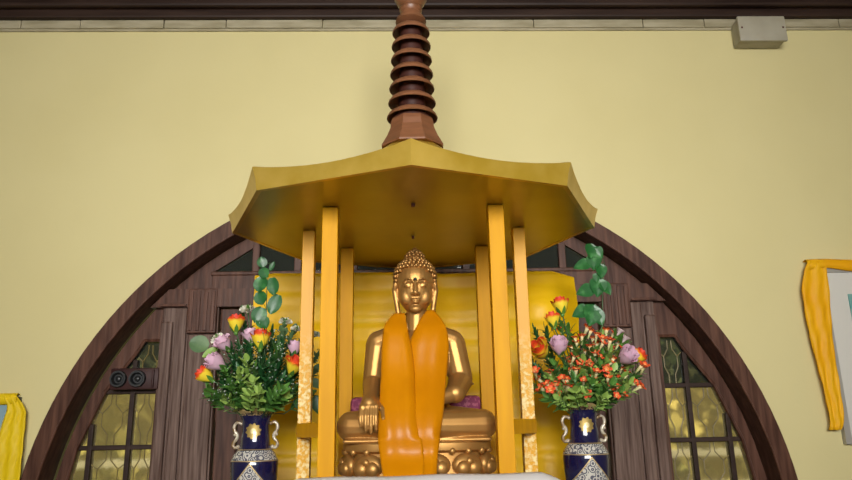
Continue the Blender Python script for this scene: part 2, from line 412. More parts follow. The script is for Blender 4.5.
def scarf_strip(bm, tab, Y, n=14, rows=40, waves=2, amp=.012, thick=.004):
    R = []
    y0, y1 = tab[0][0], tab[-1][0]
    for i in range(rows+1):
        y = lerp(y0, y1, i/rows); a, b = interp(tab, y)
        R.append([at(lerp(a, b, j/n), y, Y) + V((0, -amp*(.5+.5*math.sin(2*PI*waves*j/n+.6*math.sin(i*.25)))-.003*math.sin(i*.9+j), 0)) for j in range(n+1)])
    sheet(bm, R, thick)
bm = NB()
scarf_strip(bm, [(262, 808, 824), (268, 804, 826), (290, 801, 828.5), (320, 806, 831), (350, 813, 834), (385, 822, 839), (412, 828, 843), (424, 830, 844), (430, 829, 841)], YW-.042)
R = []
for i in range(31):
    x = lerp(2.40, 3.36, i/30); dz = .012*math.sin(i*.5)
    R.append([V((x, YW-.003, 2.545+.3*dz)), V((x, YW-.03, 2.556+.3*dz)), V((x, YW-.05, 2.545)), V((x, YW-.052, 2.512+.4*dz)), V((x, YW-.046, 2.488+dz))])
sheet(bm, R, .003)
tag(obj('scarf', bm, yel2_m), 'orange yellow scarf hung along the top and side of the right framed picture', 'scarf')
t = thing('framed_picture', (-2.6, YW, 1.2), 'framed grey blue picture at the left edge under a yellow scarf', 'picture')
X0, X1, Z0, Z1 = -3.0, -2.225, .95, 1.815
bm = NB(); prism(bm, [[(X0, Z0), (X1, Z0), (X1, Z1), (X0, Z1)], [(X0+.03, Z0+.03), (X1-.03, Z0+.03), (X1-.03, Z1-.03), (X0+.03, Z1-.03)]], YW-.03, YW-.002); obj('frame', bm, black_m, t, False)
bm = NB(); prism(bm, [[(X0+.025, Z0+.025), (X1-.025, Z0+.025), (X1-.025, Z1-.025), (X0+.025, Z1-.025)]], YW-.022, YW-.004); obj('artwork', bm, blue_m, t, False)
bm = NB()
scarf_strip(bm, [(394, 4, 16), (399, 5, 20), (404, 8, 23.5), (412, 7, 27), (424, 3, 26), (440, -3, 24.5), (460, -5, 22.5), (480, -6, 20.5), (520, -6, 17)], YW-.036, waves=2.3)
R = []
for i in range(21):
    x = lerp(-3.05, -2.235, i/20)
    R.append([V((x, YW-.003, 1.826)), V((x, YW-.03, 1.836)), V((x, YW-.045, 1.826)), V((x, YW-.046, 1.80+.008*math.sin(i*.8))), V((x, YW-.04, 1.785+.012*math.sin(i*.6)))])
sheet(bm, R, .003)
tag(obj('scarf', bm, yel3_m), 'bright yellow scarf draped over the picture at the left edge', 'scarf')

# ------------------------------------------------------------------ altar
bm = NB()
t = thing('altar_table', (0, 3.0, 0), 'dark wooden altar table carrying the shrine and the two vases', 'table')
TT = 1.10
box(bm, (-1.1, 2.4, TT-.05), (1.1, 3.78, TT), .008); obj('tabletop', bm, table_m, t, 'auto')
for a in (-1.05, .97):
    for b in (2.46, 3.64):
        bm = NB(); box(bm, (a, b, 0), (a+.08, b+.08, TT-.048), .006); obj('leg', bm, table_m, t, 'auto')
bm = NB(); box(bm, (-.528, 2.488, TT), (.528, 3.515, 1.374), .006)
tag(obj('plinth', bm, table_m, None, 'auto', loc=(0, 3.0, TT)), 'low wooden plinth under the white cloth on the altar table', 'plinth')
# white cloth: over the plinth, bunched up along its front
bm = NB(); R = []
def bunch(x): return max(0., .060 + .002*math.sin(x*3+.3) + .002*math.sin(x*17)) * min(1, max(0, (x+.475)/.05))**.5 * min(1, max(0, (.525-x)/.10))**.5
for i in range(61):
    x = lerp(-.536, .536, i/60); b = bunch(x); r = []
    fold = .004*math.sin(i*.7)
    prof = [(3.525, 1.384), (3.2, 1.384), (2.9, 1.384), (2.66, 1.384), (2.635, 1.384+b*.35), (2.61, 1.384+b*.78), (2.58, 1.384+b), (2.545, 1.384+b*.93), (2.51, 1.384+b*.6), (2.485, 1.384+b*.1), (2.474, 1.36), (2.468+fold, 1.28), (2.462+2*fold, 1.2), (2.458+3*fold, 1.108)]
    R.append([V((x, y, z)) for y, z in prof])
SL = [V((-.541, min(max(p.y, 2.466), 3.53), min(p.z, 1.13)-.004*(k % 3))) for k, p in enumerate(R[0])]; SR = [V((.541, p.y, p.z)) for p in SL]
R = [SL] + R + [SR]
sheet(bm, R, .0035, V((0, 0, -1)))
tag(obj('altar_cloth', bm, white_m), 'white cloth bunched along the front of the plinth below the statue', 'cloth')

# ------------------------------------------------------------------ shrine canopy: octagonal gold roof on six posts
CT = -.0185
def oct_p(deg, R): a = math.radians(deg)+CT; return R*math.sin(a), 3-R*math.cos(a)
ZT, ZB, RT, RB = 2.536, 2.4497, .8256, .8037
sh = thing('shrine_canopy', (0, 3.0, 1.385), 'gold octagonal shrine canopy on yellow posts with a ringed brown spire', 'shrine')
K = 12                                      # steps along one side
def rim(deg_i, k, R, z, sag):
    a = V((*oct_p(45*deg_i, R), z)); b = V((*oct_p(45*(deg_i+1), R), z)); u = k/K
    p = a.lerp(b, u); e = math.sin(PI*u)
    p.z -= sag*e**.8
    return p
bm = NB()
N8 = 8*K
def loop(R, z, sag, inward=0.):
    L = []
    for i in range(8):
        for k in range(K):
            p = rim(i, k, R, z, sag)
            e = math.sin(PI*k/K); c = V((0, 3, p.z)); p = c + (p-c)*(1-inward*e)
            L.append(bm.verts.new(p))
    return L
def skin(A, B):
    for k in range(len(A)): bm.faces.new((A[k], A[(k+1) % len(A)], B[(k+1) % len(B)], B[k]))
A = loop(RB, ZB, 0); B = loop((RB+RT)/2-.004, (ZT+ZB)/2, .012, .004); D = loop(RT, ZT, .030, .012)
E_ = loop(RT-.010, ZT+.004, .030, .012)
A2 = loop(RB-.02, ZB, 0); A3 = loop(RB-.03, ZB+.03, 0)
skin(A, B); skin(B, D); skin(D, E_); skin(A2, A); skin(A3, A2)
fa = obj('fascia', bm, gold_m, sh, 'auto')
bm = NB()
rings = [loop(RT-.011, ZT+.003, .030, .012)]
for j in range(1, 9):
    u = j/8; R = lerp(RT-.011, .10, u); z = ZT + .318*u**1.9
    rings.append(loop(R, z, .030*(1-u)**2, .012*(1-u)))
for a, b in zip(rings, rings[1:]): skin(a, b)
bm.faces.new(rings[-1])
obj('roof', bm, gold_m, sh, 'auto')
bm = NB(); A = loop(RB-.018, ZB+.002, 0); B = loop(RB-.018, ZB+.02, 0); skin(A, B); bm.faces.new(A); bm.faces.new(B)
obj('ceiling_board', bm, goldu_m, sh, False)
bm = NB(); hp = at(413, 198, 2.62); lathe(bm, [(.008, 0), (.008, .012), (.004, .013)], (hp.x, hp.y, ZB-.011), 12); obj('bolt', bm, hook_m, sh, 'auto')
bm = NB(); hp = at(413, 233, 3.1); lathe(bm, [(.006, 0), (.006, .012), (.004, .013)], (hp.x, hp.y, ZB-.011), 12); obj('bolt', bm, hook_m, sh, 'auto')
PW = .034
POSTS = {}
for a in (-45, 45, -90, 90, -135, 135):
    x, y = oct_p(a, .4614); POSTS[a] = (x, y)
    h = {45: .0305, 90: .0262, 135: .030}[abs(a)]
    bm = NB(); box(bm, (x-h, y-h, 1.385), (x+h, y+h, ZB), .002)
    obj('post', bm, post_glare_m if abs(a) == 90 else post_m, sh, False)
for s in (-1, 1):                          # low rails from the outer to the front posts
    a, b = POSTS[s*90], POSTS[s*45]
    z0, z1 = 1.575, 1.63
    bm = NB()
    q = [V((a[0]+s*.03, a[1]-.028, 0)), V((a[0]-s*.03, a[1]-.060, 0)), V((b[0]-s*.01, b[1]+.034, 0)), V((b[0]+s*.034, b[1]+.034, 0))]
    q = [V((a[0]+s*.030, a[1]-.027, 0)), V((a[0]-s*.027, a[1]-.027, 0)), V((b[0]-s*.02, b[1]+.033, 0)), V((b[0]+s*.033, b[1]+.033, 0))]
    lo = [bm.verts.new(p+V((0, 0, z0))) for p in q]; hi = [bm.verts.new(p+V((0, 0, z1))) for p in q]
    bm.faces.new(lo); bm.faces.new(hi)
    for k in range(4): bm.faces.new((lo[k], lo[(k+1) % 4], hi[(k+1) % 4], hi[k]))
    obj('rail', bm, post_m, sh, False)
# spire
bm = NB()
lathe(bm, [(.150, 2.830), (.150, 2.838), (.124, 2.885), (.108, 2.925), (.104, 2.955), (.098, 2.975)], (0, 3, 0), 8, a0=PI/8+CT)
sp = obj('spire_base', bm, spire_m, sh, False)
bm = NB(); lathe(bm, [(.093, 2.95), (.090, 2.985), (.064, 2.992), (.050, 3.49), (.045, 3.56)], (0, 3, 0), 28)
obj('spire_shaft', bm, spired_m, sp, 'auto'); bm = NB()
lathe(bm, [(.045, 3.47), (.074, 3.49), (.070, 3.505), (.055, 3.525), (.048, 3.54), (.054, 3.55), (.056, 3.56), (.050, 3.57), (.066, 3.59), (.080, 3.62), (.082, 3.66), (.066, 3.71), (.03, 3.77), (.018, 3.84), (.002, 3.95)], (0, 3, 0), 28)
obj('spire_finial', bm, spire_m, sp, 'auto')

zs = [2.984+.0737*k for k in range(7)]
for k, z in enumerate(zs):
    r = lerp(.118, .090, (k/6)**.8)
    bm = NB(); lathe(bm, [(r*.975, z), (r, z+.003), (r*.98, z+.012), (r*.89, z+.026), (r*.77, z+.035), (.05, z+.040), (.05, z+.035), (r*.72, z+.031), (r*.86, z+.022), (r*.945, z+.008)], (0, 3, 0), 36, closed=True)
    obj('spire_ring', bm, spire_m, sp, 'auto')

# ------------------------------------------------------------------ yellow cloth behind the shrine
bm = NB(); R = []
nx, nz = 56, 60
for i in range(nz+1):
    v = i/nz; r = []
    for j in range(nx+1):
        u = j/nx; x = lerp(-.845, .872, u)
        ztop = lerp(2.418, 2.405, u) - .03*max(0, (u-.93)/.07)
        if u < .06: ztop -= .012*(1-u/.06)
        z = lerp(ztop, 1.11, v)
        y = 3.725
        cz = (z*7.2) % 1.0; y -= .010*max(0, 1-abs(cz-.5)*10) + .034*abs((z*3.6+.1) % 1.0-.5) + .03*abs((x*1.5+.2) % 1.0-.5)           # pressed horizontal creases
        cx = (x*2.4+.3) % 1.0; y -= .006*max(0, 1-abs(cx-.5)*18)
        y -= .012*math.sin(x*7+z*1.3)+.008*math.sin(x*4.1-z*6)+.004*math.sin(x*13+z*9)
        if u > .80: y -= .05*math.sin(PI*(u-.80)/.2)*min(1, v*6+.2); x += .010*math.sin(v*9)
        r.append(V((x, y, z)))
    R.append(r)
top = [V((p.x, p.y+.03, p.z-.004)) for p in R[0]]
low = [V((p.x, p.y+.034, p.z-.12)) for p in R[0]]
sheet(bm, [low, top, [V((p.x, p.y+.014, p.z+.006)) for p in R[0]]] + R, 0)
tag(obj('backdrop_cloth', bm, yel_m), 'large yellow satin cloth with creases hanging behind the shrine posts', 'cloth')
# magenta bolster behind the statue
bm = NB(); box(bm, (-.285, 3.135, 1.556), (.285, 3.215, 1.738), .02)
tag(obj('bolster', bm, mag_m, None, 'auto', loc=(0, 3.17, 1.556)), 'magenta patterned bolster behind the knees of the golden statue', 'cushion')

# ------------------------------------------------------------------ golden seated statue
st = thing('buddha_statue', (0, 3.0, 1.388), 'golden seated statue on a lotus pedestal with one hand over its knee', 'statue')
# pedestal
def super_r(k, p=3.2, ax=.30, ay=.255):
    a = 2*PI*k; c, s = abs(math.cos(a)), abs(math.sin(a))
    return 1/((c/ax)**p+(s/ay)**p)**(1/p)
bm = NB(); n = 96
prof = [(.95, 1.389), (.985, 1.395), (.985, 1.415), (.93, 1.425), (.90, 1.46), (.90, 1.510), (.965, 1.516), (.985, 1.520), (.992, 1.532), (.990, 1.546), (.975, 1.551), (.90, 1.552)]
lathe(bm, prof, (0, 3.0, 0), n, rfun=super_r)
ped = obj('lotus_pedestal', bm, bronze_m, st, 'auto')
# petals around the pedestal
per = [(super_r(k/720)*math.cos(2*PI*k/720), super_r(k/720)*math.sin(2*PI*k/720)) for k in range(721)]
acc = [0]
for a, b in zip(per, per[1:]): acc.append(acc[-1]+math.dist(a, b))
def on_per(t):
    L = (t % 1.)*acc[-1]
    for k in range(720):
        if acc[k+1] >= L:
            f = (L-acc[k])/(acc[k+1]-acc[k]); x = lerp(per[k][0], per[k+1][0], f); y = lerp(per[k][1], per[k+1][1], f)
            tx, ty = per[k+1][0]-per[k][0], per[k+1][1]-per[k][1]; return x, y, math.atan2(ty, tx)
NP = 14; off = .75
for k in range(NP):
    x, y, a = on_per(off+(k+.5)/NP)
    M = Matrix.Translation((x*.93, 3+y*.93, 0)) @ Matrix.Rotation(a, 4, 'Z')
    bm = NB()
    ball(bm, (0, 0, 1.466), (.061, .030, .044), 18, 12)
    ball(bm, (-.022, -.018, 1.456), (.030, .022, .028), 14, 8); ball(bm, (.022, -.018, 1.456), (.030, .022, .028), 14, 8)
    ball(bm, (0, -.026, 1.480), (.016, .012, .014), 12, 8)
    bmesh.ops.transform(bm, matrix=M, verts=bm.verts[:])
    obj('lotus_petal', bm, bronze_m, ped)
for k in range(NP*2):
    bm = NB(); x, y, a = on_per(off+k/(NP*2)); ball(bm, (x*.965, 3+y*.965, 1.517), .0135, 10, 7)
    obj('bead', bm, bronze_m, ped)

bm = NB()
yx = 3.0
# torso
ball(bm, (0, yx-.005, 1.885), (.155, .088, .13), 24, 16)
ball(bm, (0, yx, 1.75), (.125, .09, .15), 24, 16)
ball(bm, (0, yx-.01, 1.65), (.16, .12, .09), 24, 16)
for s in (-1, 1):
    capsule(bm, (s*.03, yx, 2.015), (s*.155, yx, 1.955), .036, .052)          # trapezius to shoulder
    capsule(bm, (s*.07, yx-.045, 1.92), (s*.06, yx-.04, 1.86), .055, .05)
capsule(bm, (.004, yx-.002, 1.98), (.007, yx-.010, 2.11), .048, .043)        # neck
# statue's right arm (viewer's left): down to the knee
capsule(bm, (-.158, yx+.004, 1.945), (-.180, yx-.005, 1.785), .053, .043)
capsule(bm, (-.180, yx-.005, 1.785), (-.178, 2.80, 1.718), .043, .030)
# hand over the shin
hx = -.180
capsule(bm, (-.178, 2.81, 1.722), (hx-.002, 2.745, 1.694), .030, .031)
for q, rr in ((-.024, .016), (-.008, .017), (.008, .017), (.024, .016)):
    capsule(bm, (-.178+q*.7, 2.79, 1.712), (hx+q*1.05, 2.722, 1.682), .018, .0135)
fing = [(-.030, 1.612, .0080), (-.0115, 1.596, .0088), (.0075, 1.589, .0090), (.0255, 1.600, .0085)]
for q, zt, rr in fing:
    k0 = V((hx+q, 2.722, 1.684)); k1 = V((hx+q*1.05-.001, 2.703, 1.648)); k2 = V((hx+q*1.05-.001, 2.702, lerp(1.648, zt, .6))); k3 = V((hx+q*1.03, 2.706, zt))
    capsule(bm, k0, k1, rr+.002, rr+.0005, 10, 4); capsule(bm, k1, k2, rr+.0005, rr-.0006, 10, 4); capsule(bm, k2, k3, rr-.0006, rr-.0022, 10, 4)
capsule(bm, (hx+.028, 2.775, 1.70), (hx+.050, 2.735, 1.672), .015, .012, 10, 4); capsule(bm, (hx+.050, 2.735, 1.672), (hx+.053, 2.708, 1.64), .0115, .008, 10, 4)
# statue's left arm with the robe's sleeve, hand in the lap
capsule(bm, (.158, yx+.004, 1.945), (.188, yx-.005, 1.80), .056, .050)
capsule(bm, (.186, yx-.005, 1.79), (.155, 2.86, 1.735), .050, .040)
ball(bm, (.188, yx-.008, 1.785), (.058, .056, .010), 18, 8, Matrix.Rotation(.15, 4, 'Y'))
capsule(bm, (.155, 2.86, 1.735), (.06, 2.815, 1.705), .033, .027)
capsule(bm, (.07, 2.82, 1.706), (-.01, 2.805, 1.70), .026, .024)
for k in range(4):
    capsule(bm, (-.005, 2.79+.014*k, 1.703), (-.07, 2.795+.013*k, 1.70), .009, .007, 10, 4)
capsule(bm, (.03, 2.80, 1.72), (-.02, 2.79, 1.728), .010, .008, 10, 4)
# crossed legs
for s in (-1, 1):
    capsule(bm, (s*.085, yx-.02, 1.628), (s*.252, 2.87, 1.613), .070, .060)
    capsule(bm, (s*.254, 2.845, 1.613), (s*.02, 2.782, 1.613), .060, .050)
    ball(bm, (s*.245, 2.87, 1.612), (.070, .075, .060), 20, 14)
ball(bm, (0, 2.90, 1.595), (.24, .14, .045), 24, 14)
box(bm, (-.285, 2.775, 1.549), (.285, 3.16, 1.566), .008)
# head
HX, HY, HZ = .002, yx-.02, 2.19; FZ = HZ-.016
ball(bm, (HX, HY+.008, HZ+.03), (.082, .088, .088), 26, 18)
ball(bm, (HX, HY-.012, HZ-.027), (.0735, .075, .088), 26, 18)
ball(bm, (HX, HY-.058, HZ-.104), (.025, .018, .016), 14, 10)               # chin
for s in (-1, 1):
    ball(bm, (HX+s*.036, HY-.056, HZ-.05), (.028, .020, .036), 14, 10)       # cheeks
    ball(bm, (HX+s*.030, HY-.078, FZ+.012), (.019, .010, .0095), 14, 10)     # lowered lids
    tube(bm, [(HX+s*.049, HY-.067, FZ+.006), (HX+s*.040, HY-.080, FZ+.0025), (HX+s*.030, HY-.086, FZ+.002), (HX+s*.020, HY-.084, FZ+.004), (HX+s*.013, HY-.078, FZ+.008)], .0032, 6)
    tube(bm, [(HX+s*.054, HY-.062, FZ+.024), (HX+s*.042, HY-.078, FZ+.036), (HX+s*.028, HY-.086, FZ+.038), (HX+s*.014, HY-.089, FZ+.030), (HX+s*.008, HY-.09, FZ+.020)], .0042, 6)
    ball(bm, (HX+s*.011, HY-.094, FZ-.030), (.009, .009, .007), 10, 8)
    # long ears
    ball(bm, (HX+s*.087, HY+.012, HZ+.008), (.010, .024, .032), 14, 10)
    capsule(bm, (HX+s*.089, HY+.008, HZ-.01), (HX+s*.073, HY+.012, HZ-.112), .0125, .0115, 10, 5)
capsule(bm, (HX, HY-.086, FZ+.022), (HX, HY-.102, FZ-.026), .0075, .0115, 12, 5)
ball(bm, (HX, HY-.084, FZ-.053), (.021, .0095, .0048), 14, 8); ball(bm, (HX, HY-.083, FZ-.064), (.016, .0105, .0052), 14, 8)
bmesh.ops.recalc_face_normals(bm, faces=bm.faces)
body = obj('body', bm, bronze_m, st)
md = body.modifiers.new('r', 'REMESH'); md.mode = 'VOXEL'; md.voxel_size = .0034; md.use_smooth_shade = True
md = body.modifiers.new('s', 'SMOOTH'); md.factor = .5; md.iterations = 3
dg = bpy.context.evaluated_depsgraph_get()
me = bpy.data.meshes.new_from_object(body.evaluated_get(dg)); me.name = 'body'
body.modifiers.clear(); body.data = me; me.shade_smooth()
if not me.materials: me.materials.append(bronze_m)
# hair of small curls with the topknot
bm = NB()
ball(bm, (HX, HY+.014, HZ+.052), (.085, .090, .074), 28, 18)
for v in [v for v in bm.verts if v.co.y < HY-.03 and v.co.z < HZ+.068]: v.co.y += .03
ball(bm, (HX, HY+.005, HZ+.115), (.040, .044, .045), 20, 14)
ball(bm, (HX, HY+.002, HZ+.163), (.0125, .0125, .0145), 14, 10)
def curls(c, r, zmin, front, step, cr):
    la = 0
    while la < PI/2+.6:
        z = math.cos(la); rr = math.sin(la); m = max(1, int(2*PI*rr*r[0]/step))
        for k in range(m):
            a = 2*PI*(k+(.5 if int(la/step*r[2]) % 2 else 0))/m
            p = V((c[0]+r[0]*rr*math.cos(a), c[1]+r[1]*rr*math.sin(a), c[2]+r[2]*z))
            if p.z < zmin: continue
            if front and p.y < HY-.02 and p.z < HZ+.074-.35*abs(p.x-HX)**1.2: continue
            if front and p.y < HY+.012 and p.z < HZ+.020: continue
            ball(bm, p, cr, 8, 6)
        la += step/r[2]
curls((HX, HY+.014, HZ+.046), (.089, .093, .082), HZ-.05, True, .0185, .0092)
curls((HX, HY+.005, HZ+.115), (.043, .046, .047), HZ+.105, False, .0175, .0086)
obj('hair', bm, curl_m, st)
bm = NB(); ball(bm, (HX-.001, HY-.0835, HZ+.018), (.0082, .006, .0082), 14, 10); tag(obj('forehead_dot', bm, dot_m, st), 'dark round dot on the forehead')

# orange satin scarf round the neck, both ends falling over the pedestal
bm = NB()
def fall(tab, n, rows, ph, lift):
    R = []
    # from behind the neck over the shoulder
    y0, y1 = tab[0][0], tab[-1][0]
    for i in range(rows+1):
        t_ = i/rows; y = lerp(y0, y1, t_); q3 = [interp(tab, max(y0, min(y1, y+e))) for e in (-9, -4.5, 0, 4.5, 9)]; a, b = interp(tab, y)[:2]; Y = sum(q[2] for q in q3)/5
        r = []
        for j in range(n+1):
            u = j/n; w = math.sin(2*PI*u*1.35+ph+.7*math.sin(t_*5))
            dep = -.0035*w*min(1, t_*4) - .0012*math.sin(2*PI*u*2.2+ph*2+t_*5) * min(1, t_*4)
            dep += .055*max(0, abs(u-.5)*2-.35)**2*(1 if .1 < t_ < .75 else .3)
            p = at(lerp(a, b, u), y, Y+dep-lift)
            r.append(p)
        R.append(r)
    first = R[0]
    back = [V((p.x*.75+.25*.007, lerp(p.y, 3.06, .8), p.z+.015)) for p in first]
    back2 = [V((p.x*.25+.75*.007, 3.068, p.z+.012-.05*(k/len(first)))) for k, p in enumerate(first)]
    sheet(bm, [back2, back]+R, .004)
LT = [(313, 394, 405, 2.955), (319, 388.5, 406, 2.905), (325, 384.5, 407, 2.872), (335, 382.5, 409, 2.855), (347, 381.5, 412, 2.845), (372, 381, 415, 2.82), (395, 379.8, 415.5, 2.765), (408, 379, 416, 2.735), (420, 378.2, 417, 2.708), (438, 377.8, 421, 2.695), (447, 378.5, 423, 2.698), (454, 379.5, 423.5, 2.715), (462, 380.5, 424, 2.69), (470, 382, 424, 2.655), (480, 383.5, 424, 2.63)]
RT_ = [(310, 427, 434, 2.955), (317, 421.5, 440, 2.905), (324, 417.5, 445, 2.872), (333, 413, 448, 2.852), (345, 408.5, 449, 2.845), (372, 409, 447, 2.825), (395, 410, 445, 2.77), (408, 410, 444, 2.735), (420, 410.5, 442.5, 2.708), (438, 411, 440, 2.695), (447, 411, 439, 2.70), (454, 411.5, 438, 2.716), (462, 411.5, 437.5, 2.691), (470, 411, 437, 2.656), (480, 410, 436.5, 2.631)]
fall(LT, 18, 70, .4, .012); fall(RT_, 18, 70, 2.1, 0.)
tag(obj('scarf', bm, satin_m), 'orange satin scarf hung round the neck of the golden statue', 'scarf')

# ------------------------------------------------------------------ vases
def vase_material():
    m = mat('cobalt_porcelain', (.008, .008, .045), .12, coat=.6); nt = m.node_tree; b = nt.nodes['Principled BSDF']
    N, L = nt.nodes.new, nt.links.new
    tc = N('ShaderNodeTexCoord'); sx = N('ShaderNodeSeparateXYZ'); L(tc.outputs['Object'], sx.inputs[0])
    def M(op, a, b_=None, c=None):
        n = N('ShaderNodeMath'); n.operation = op
        for i, q in enumerate((a, b_, c)):
            if q is None: continue
            if isinstance(q, (int, float)): n.inputs[i].default_value = q
            else: L(q, n.inputs[i])
        return n.outputs[0]
    x, y, z = sx.outputs
    front = M('LESS_THAN', y, 0.)
    vo = N('ShaderNodeTexVoronoi'); vo.inputs['Scale'].default_value = 42; L(tc.outputs['Object'], vo.inputs['Vector'])
    vo.feature = 'F1'
    fil = M('GREATER_THAN', M('FRACT', M('MULTIPLY', vo.outputs['Distance'], 3.2)), .48)
    def band(a, c): return M('MULTIPLY', M('GREATER_THAN', z, a), M('LESS_THAN', z, c))
    dia = lambda h, k: M('MULTIPLY', front, M('LESS_THAN', M('ADD', M('DIVIDE', M('ABSOLUTE', x), h), M('DIVIDE', M('ABSOLUTE', M('SUBTRACT', z, .262)), k)), 1.))
    ang = M('ARCTAN2', M('SUBTRACT', z, .503), x)
    rad = M('SQRT', M('ADD', M('MULTIPLY', x, x), M('POWER', M('SUBTRACT', z, .503), 2.)))
    med = M('MULTIPLY', front, M('LESS_THAN', rad, M('ADD', .031, M('MULTIPLY', M('SINE', M('MULTIPLY', ang, 10.)), .003))))
    med_in = M('MULTIPLY', front, M('LESS_THAN', rad, .012))
    rimb = M('GREATER_THAN', z, .579); rim2 = band(.425, .4285); rim3 = band(.379, .3825); lipb = M('MULTIPLY', M('GREATER_THAN', z, .568), fil)
    sb = band(.384, .423)
    def mix(f, c1, c2):
        n = N('ShaderNodeMix'); n.data_type = 'RGBA'; L(f, n.inputs[0])
        for i, q in ((6, c1), (7, c2)):
            if isinstance(q, tuple): n.inputs[i].default_value = (*q, 1)
            else: L(q, n.inputs[i])
        return n.outputs[2]
    white = mix(fil, (.55, .53, .47), (.10, .10, .13))
    c = mix(M('MAXIMUM', sb, dia(.086, .104)), (.008, .008, .045), white)
    ed = M('SUBTRACT', dia(.092, .111), dia(.086, .104))
    gold = M('MAXIMUM', M('MAXIMUM', rimb, M('MAXIMUM', rim2, rim3)), M('MAXIMUM', ed, lipb))
    c = mix(gold, c, (.50, .36, .16))
    c = mix(med, c, (.40, .28, .08)); c = mix(med_in, c, (.60, .50, .26))
    L(c, b.inputs['Base Color'])
    L(M('MULTIPLY', M('MAXIMUM', gold, med), .6), b.inputs['Metallic'])
    L(M('ADD', .10, M('MULTIPLY', M('MAXIMUM', gold, med), .4)), b.inputs['Roughness'])
    return m
vase_m = vase_material()
handle_m = mat('white_gilt_porcelain', (.50, .44, .34), .25, .1, col2=(.22, .13, .05), scale=34, lo=.45, hi=.6, coat=.4)
VZ = TT
def vase(x, y, label):
    t = thing('vase', (x, y, VZ), label, 'vase', 'cobalt blue vases beside the shrine')
    bm = NB()
    prof = [(.062, .001), (.070, .004), (.072, .02), (.060, .05), (.062, .08), (.078, .16), (.092, .24), (.099, .31), (.1015, .36), (.1005, .381), (.088, .408), (.074, .426), (.067, .432), (.063, .463), (.0585, .495), (.058, .525), (.063, .553), (.074, .572), (.087, .585), (.090, .590), (.087, .5915), (.075, .581), (.060, .558), (.054, .525), (.055, .47), (.06, .43), (.08, .36), (.07, .2), (.04, .06)]
    lathe(bm, prof, (x, y, VZ), 64)
    for v in bm.verts:                       # gently scalloped lip
        q = v.co.z-VZ
        if q > .568:
            a = math.atan2(v.co.y-y, v.co.x-x); v.co.z += .005*math.sin(a*8)*(q-.568)/.02
    obj('body', bm, vase_m, t)
    for s in (-1, 1):
        bm = NB()
        P = [(.060, .532), (.072, .540), (.086, .538), (.094, .524), (.092, .506), (.083, .494), (.079, .482), (.084, .468), (.094, .457), (.096, .444), (.088, .434), (.078, .436)]
        Q = []
        for i in range(len(P)-1):
            for k in range(4):
                p0, p1, p2, p3 = (P[max(i-1, 0)], P[i], P[i+1], P[min(i+2, len(P)-1)]); u = k/4
                Q.append(tuple(.5*(2*p1[c]+(p2[c]-p0[c])*u+(2*p0[c]-5*p1[c]+4*p2[c]-p3[c])*u*u+(3*p1[c]-p0[c]-3*p2[c]+p3[c])*u**3) for c in (0, 1)))
        Q.append(P[-1])
        tube(bm, [(x+s*a, y, VZ+b) for a, b in Q], [.0075-.002*abs(i/len(Q)-.5) for i in range(len(Q))], 10)
        ball(bm, (x+s*.090, y, VZ+.490), .008, 10, 8); ball(bm, (x+s*.074, y, VZ+.437), .009, 10, 8)
        obj('handle', bm, handle_m, t)
    return V((x, y, VZ+.58))
VL = vase(-.700, 3.2, 'dark blue gilt vase of roses standing left of the shrine')
VR = vase(.742, 3.2, 'dark blue gilt vase of orange blossoms standing right of the shrine')

# ------------------------------------------------------------------ flowers
def bloom_bm(h=.08, r=.038, layers=3, flare=.25, seed=0):
    rnd = random.Random(seed); bm = NB()
    for L in range(layers):
        rr = r*(1-.27*L); hh = h*(.94+.05*L); n = 5 if L == 0 else 4
        for k in range(n):
            a0 = 2*PI*(k+.5*L)/n + rnd.uniform(-.1, .1); sp_ = 1.35 if L == 0 else 1.6
            tilt = rnd.uniform(-.08, .12); R = []
            for i in range(8):
                v = i/7; row = []
                for j in range(7):
                    u = j/3-1
                    rad = rr*(.30+.72*math.sin(min(v*1.25, 1)*PI/2)) * (1+(flare if L == 0 else .04)*max(0, v-.62)*1.9+tilt*v) * (1-.06*u*u)
                    w = a0 + u*sp_*.5*(.65+.5*math.sin(PI*min(v*.75+.1, 1)))
                    z = hh*v*(1-.16*u*u*v) - (.25*h*max(0, v-.8)*(2 if L == 0 else 0))
                    row.append(V((rad*math.cos(w), rad*math.sin(w), z)))
                R.append(row)
            sheet(bm, R, 0)
    return bm
def mesh_of(bm, name, m, smooth=True):
    bmesh.ops.recalc_face_normals(bm, faces=bm.faces)
    me = bpy.data.meshes.new(name); bm.to_mesh(me); bm.free()
    if smooth: me.shade_smooth()
    me.materials.append(m); return me
ROSE = [mesh_of(bloom_bm(.084, .036, 3, .26, 1), 'bloom', rose_m), mesh_of(bloom_bm(.082, .036, 3, .20, 2), 'bloom', rose_m)]
PINK = [mesh_of(bloom_bm(.080, .036, 3, .12, 3), 'bloom', pink_m), mesh_of(bloom_bm(.074, .038, 3, .35, 4), 'bloom', pink_m)]
bm = NB()
for k in range(5):
    a = 2*PI*k/5; c, s = math.cos(a), math.sin(a)
    sheet(bm, [[V((c*rd-s*w*g, s*rd+c*w*g, z)) for g in (-1, 0, 1)] for rd, w, z in ((.006, .005, -.004), (.016, .010, .006), (.026, .008, .020), (.034, .001, .034))])
ball(bm, (0, 0, -.004), (.010, .010, .010), 10, 8)
CALYX = mesh_of(bm, 'calyx', leaf_m)
def child(name, me, parent, loc, rot=None, s=1.):
    o = bpy.data.objects.new(name, me); C.objects.link(o); o.parent = parent
    o.location = V(loc)-org(parent); o.scale = (s, s, s)
    if rot is not None: o.rotation_mode = 'QUATERNION'; o.rotation_quaternion = rot
    ORG[o.name] = V(loc); return o
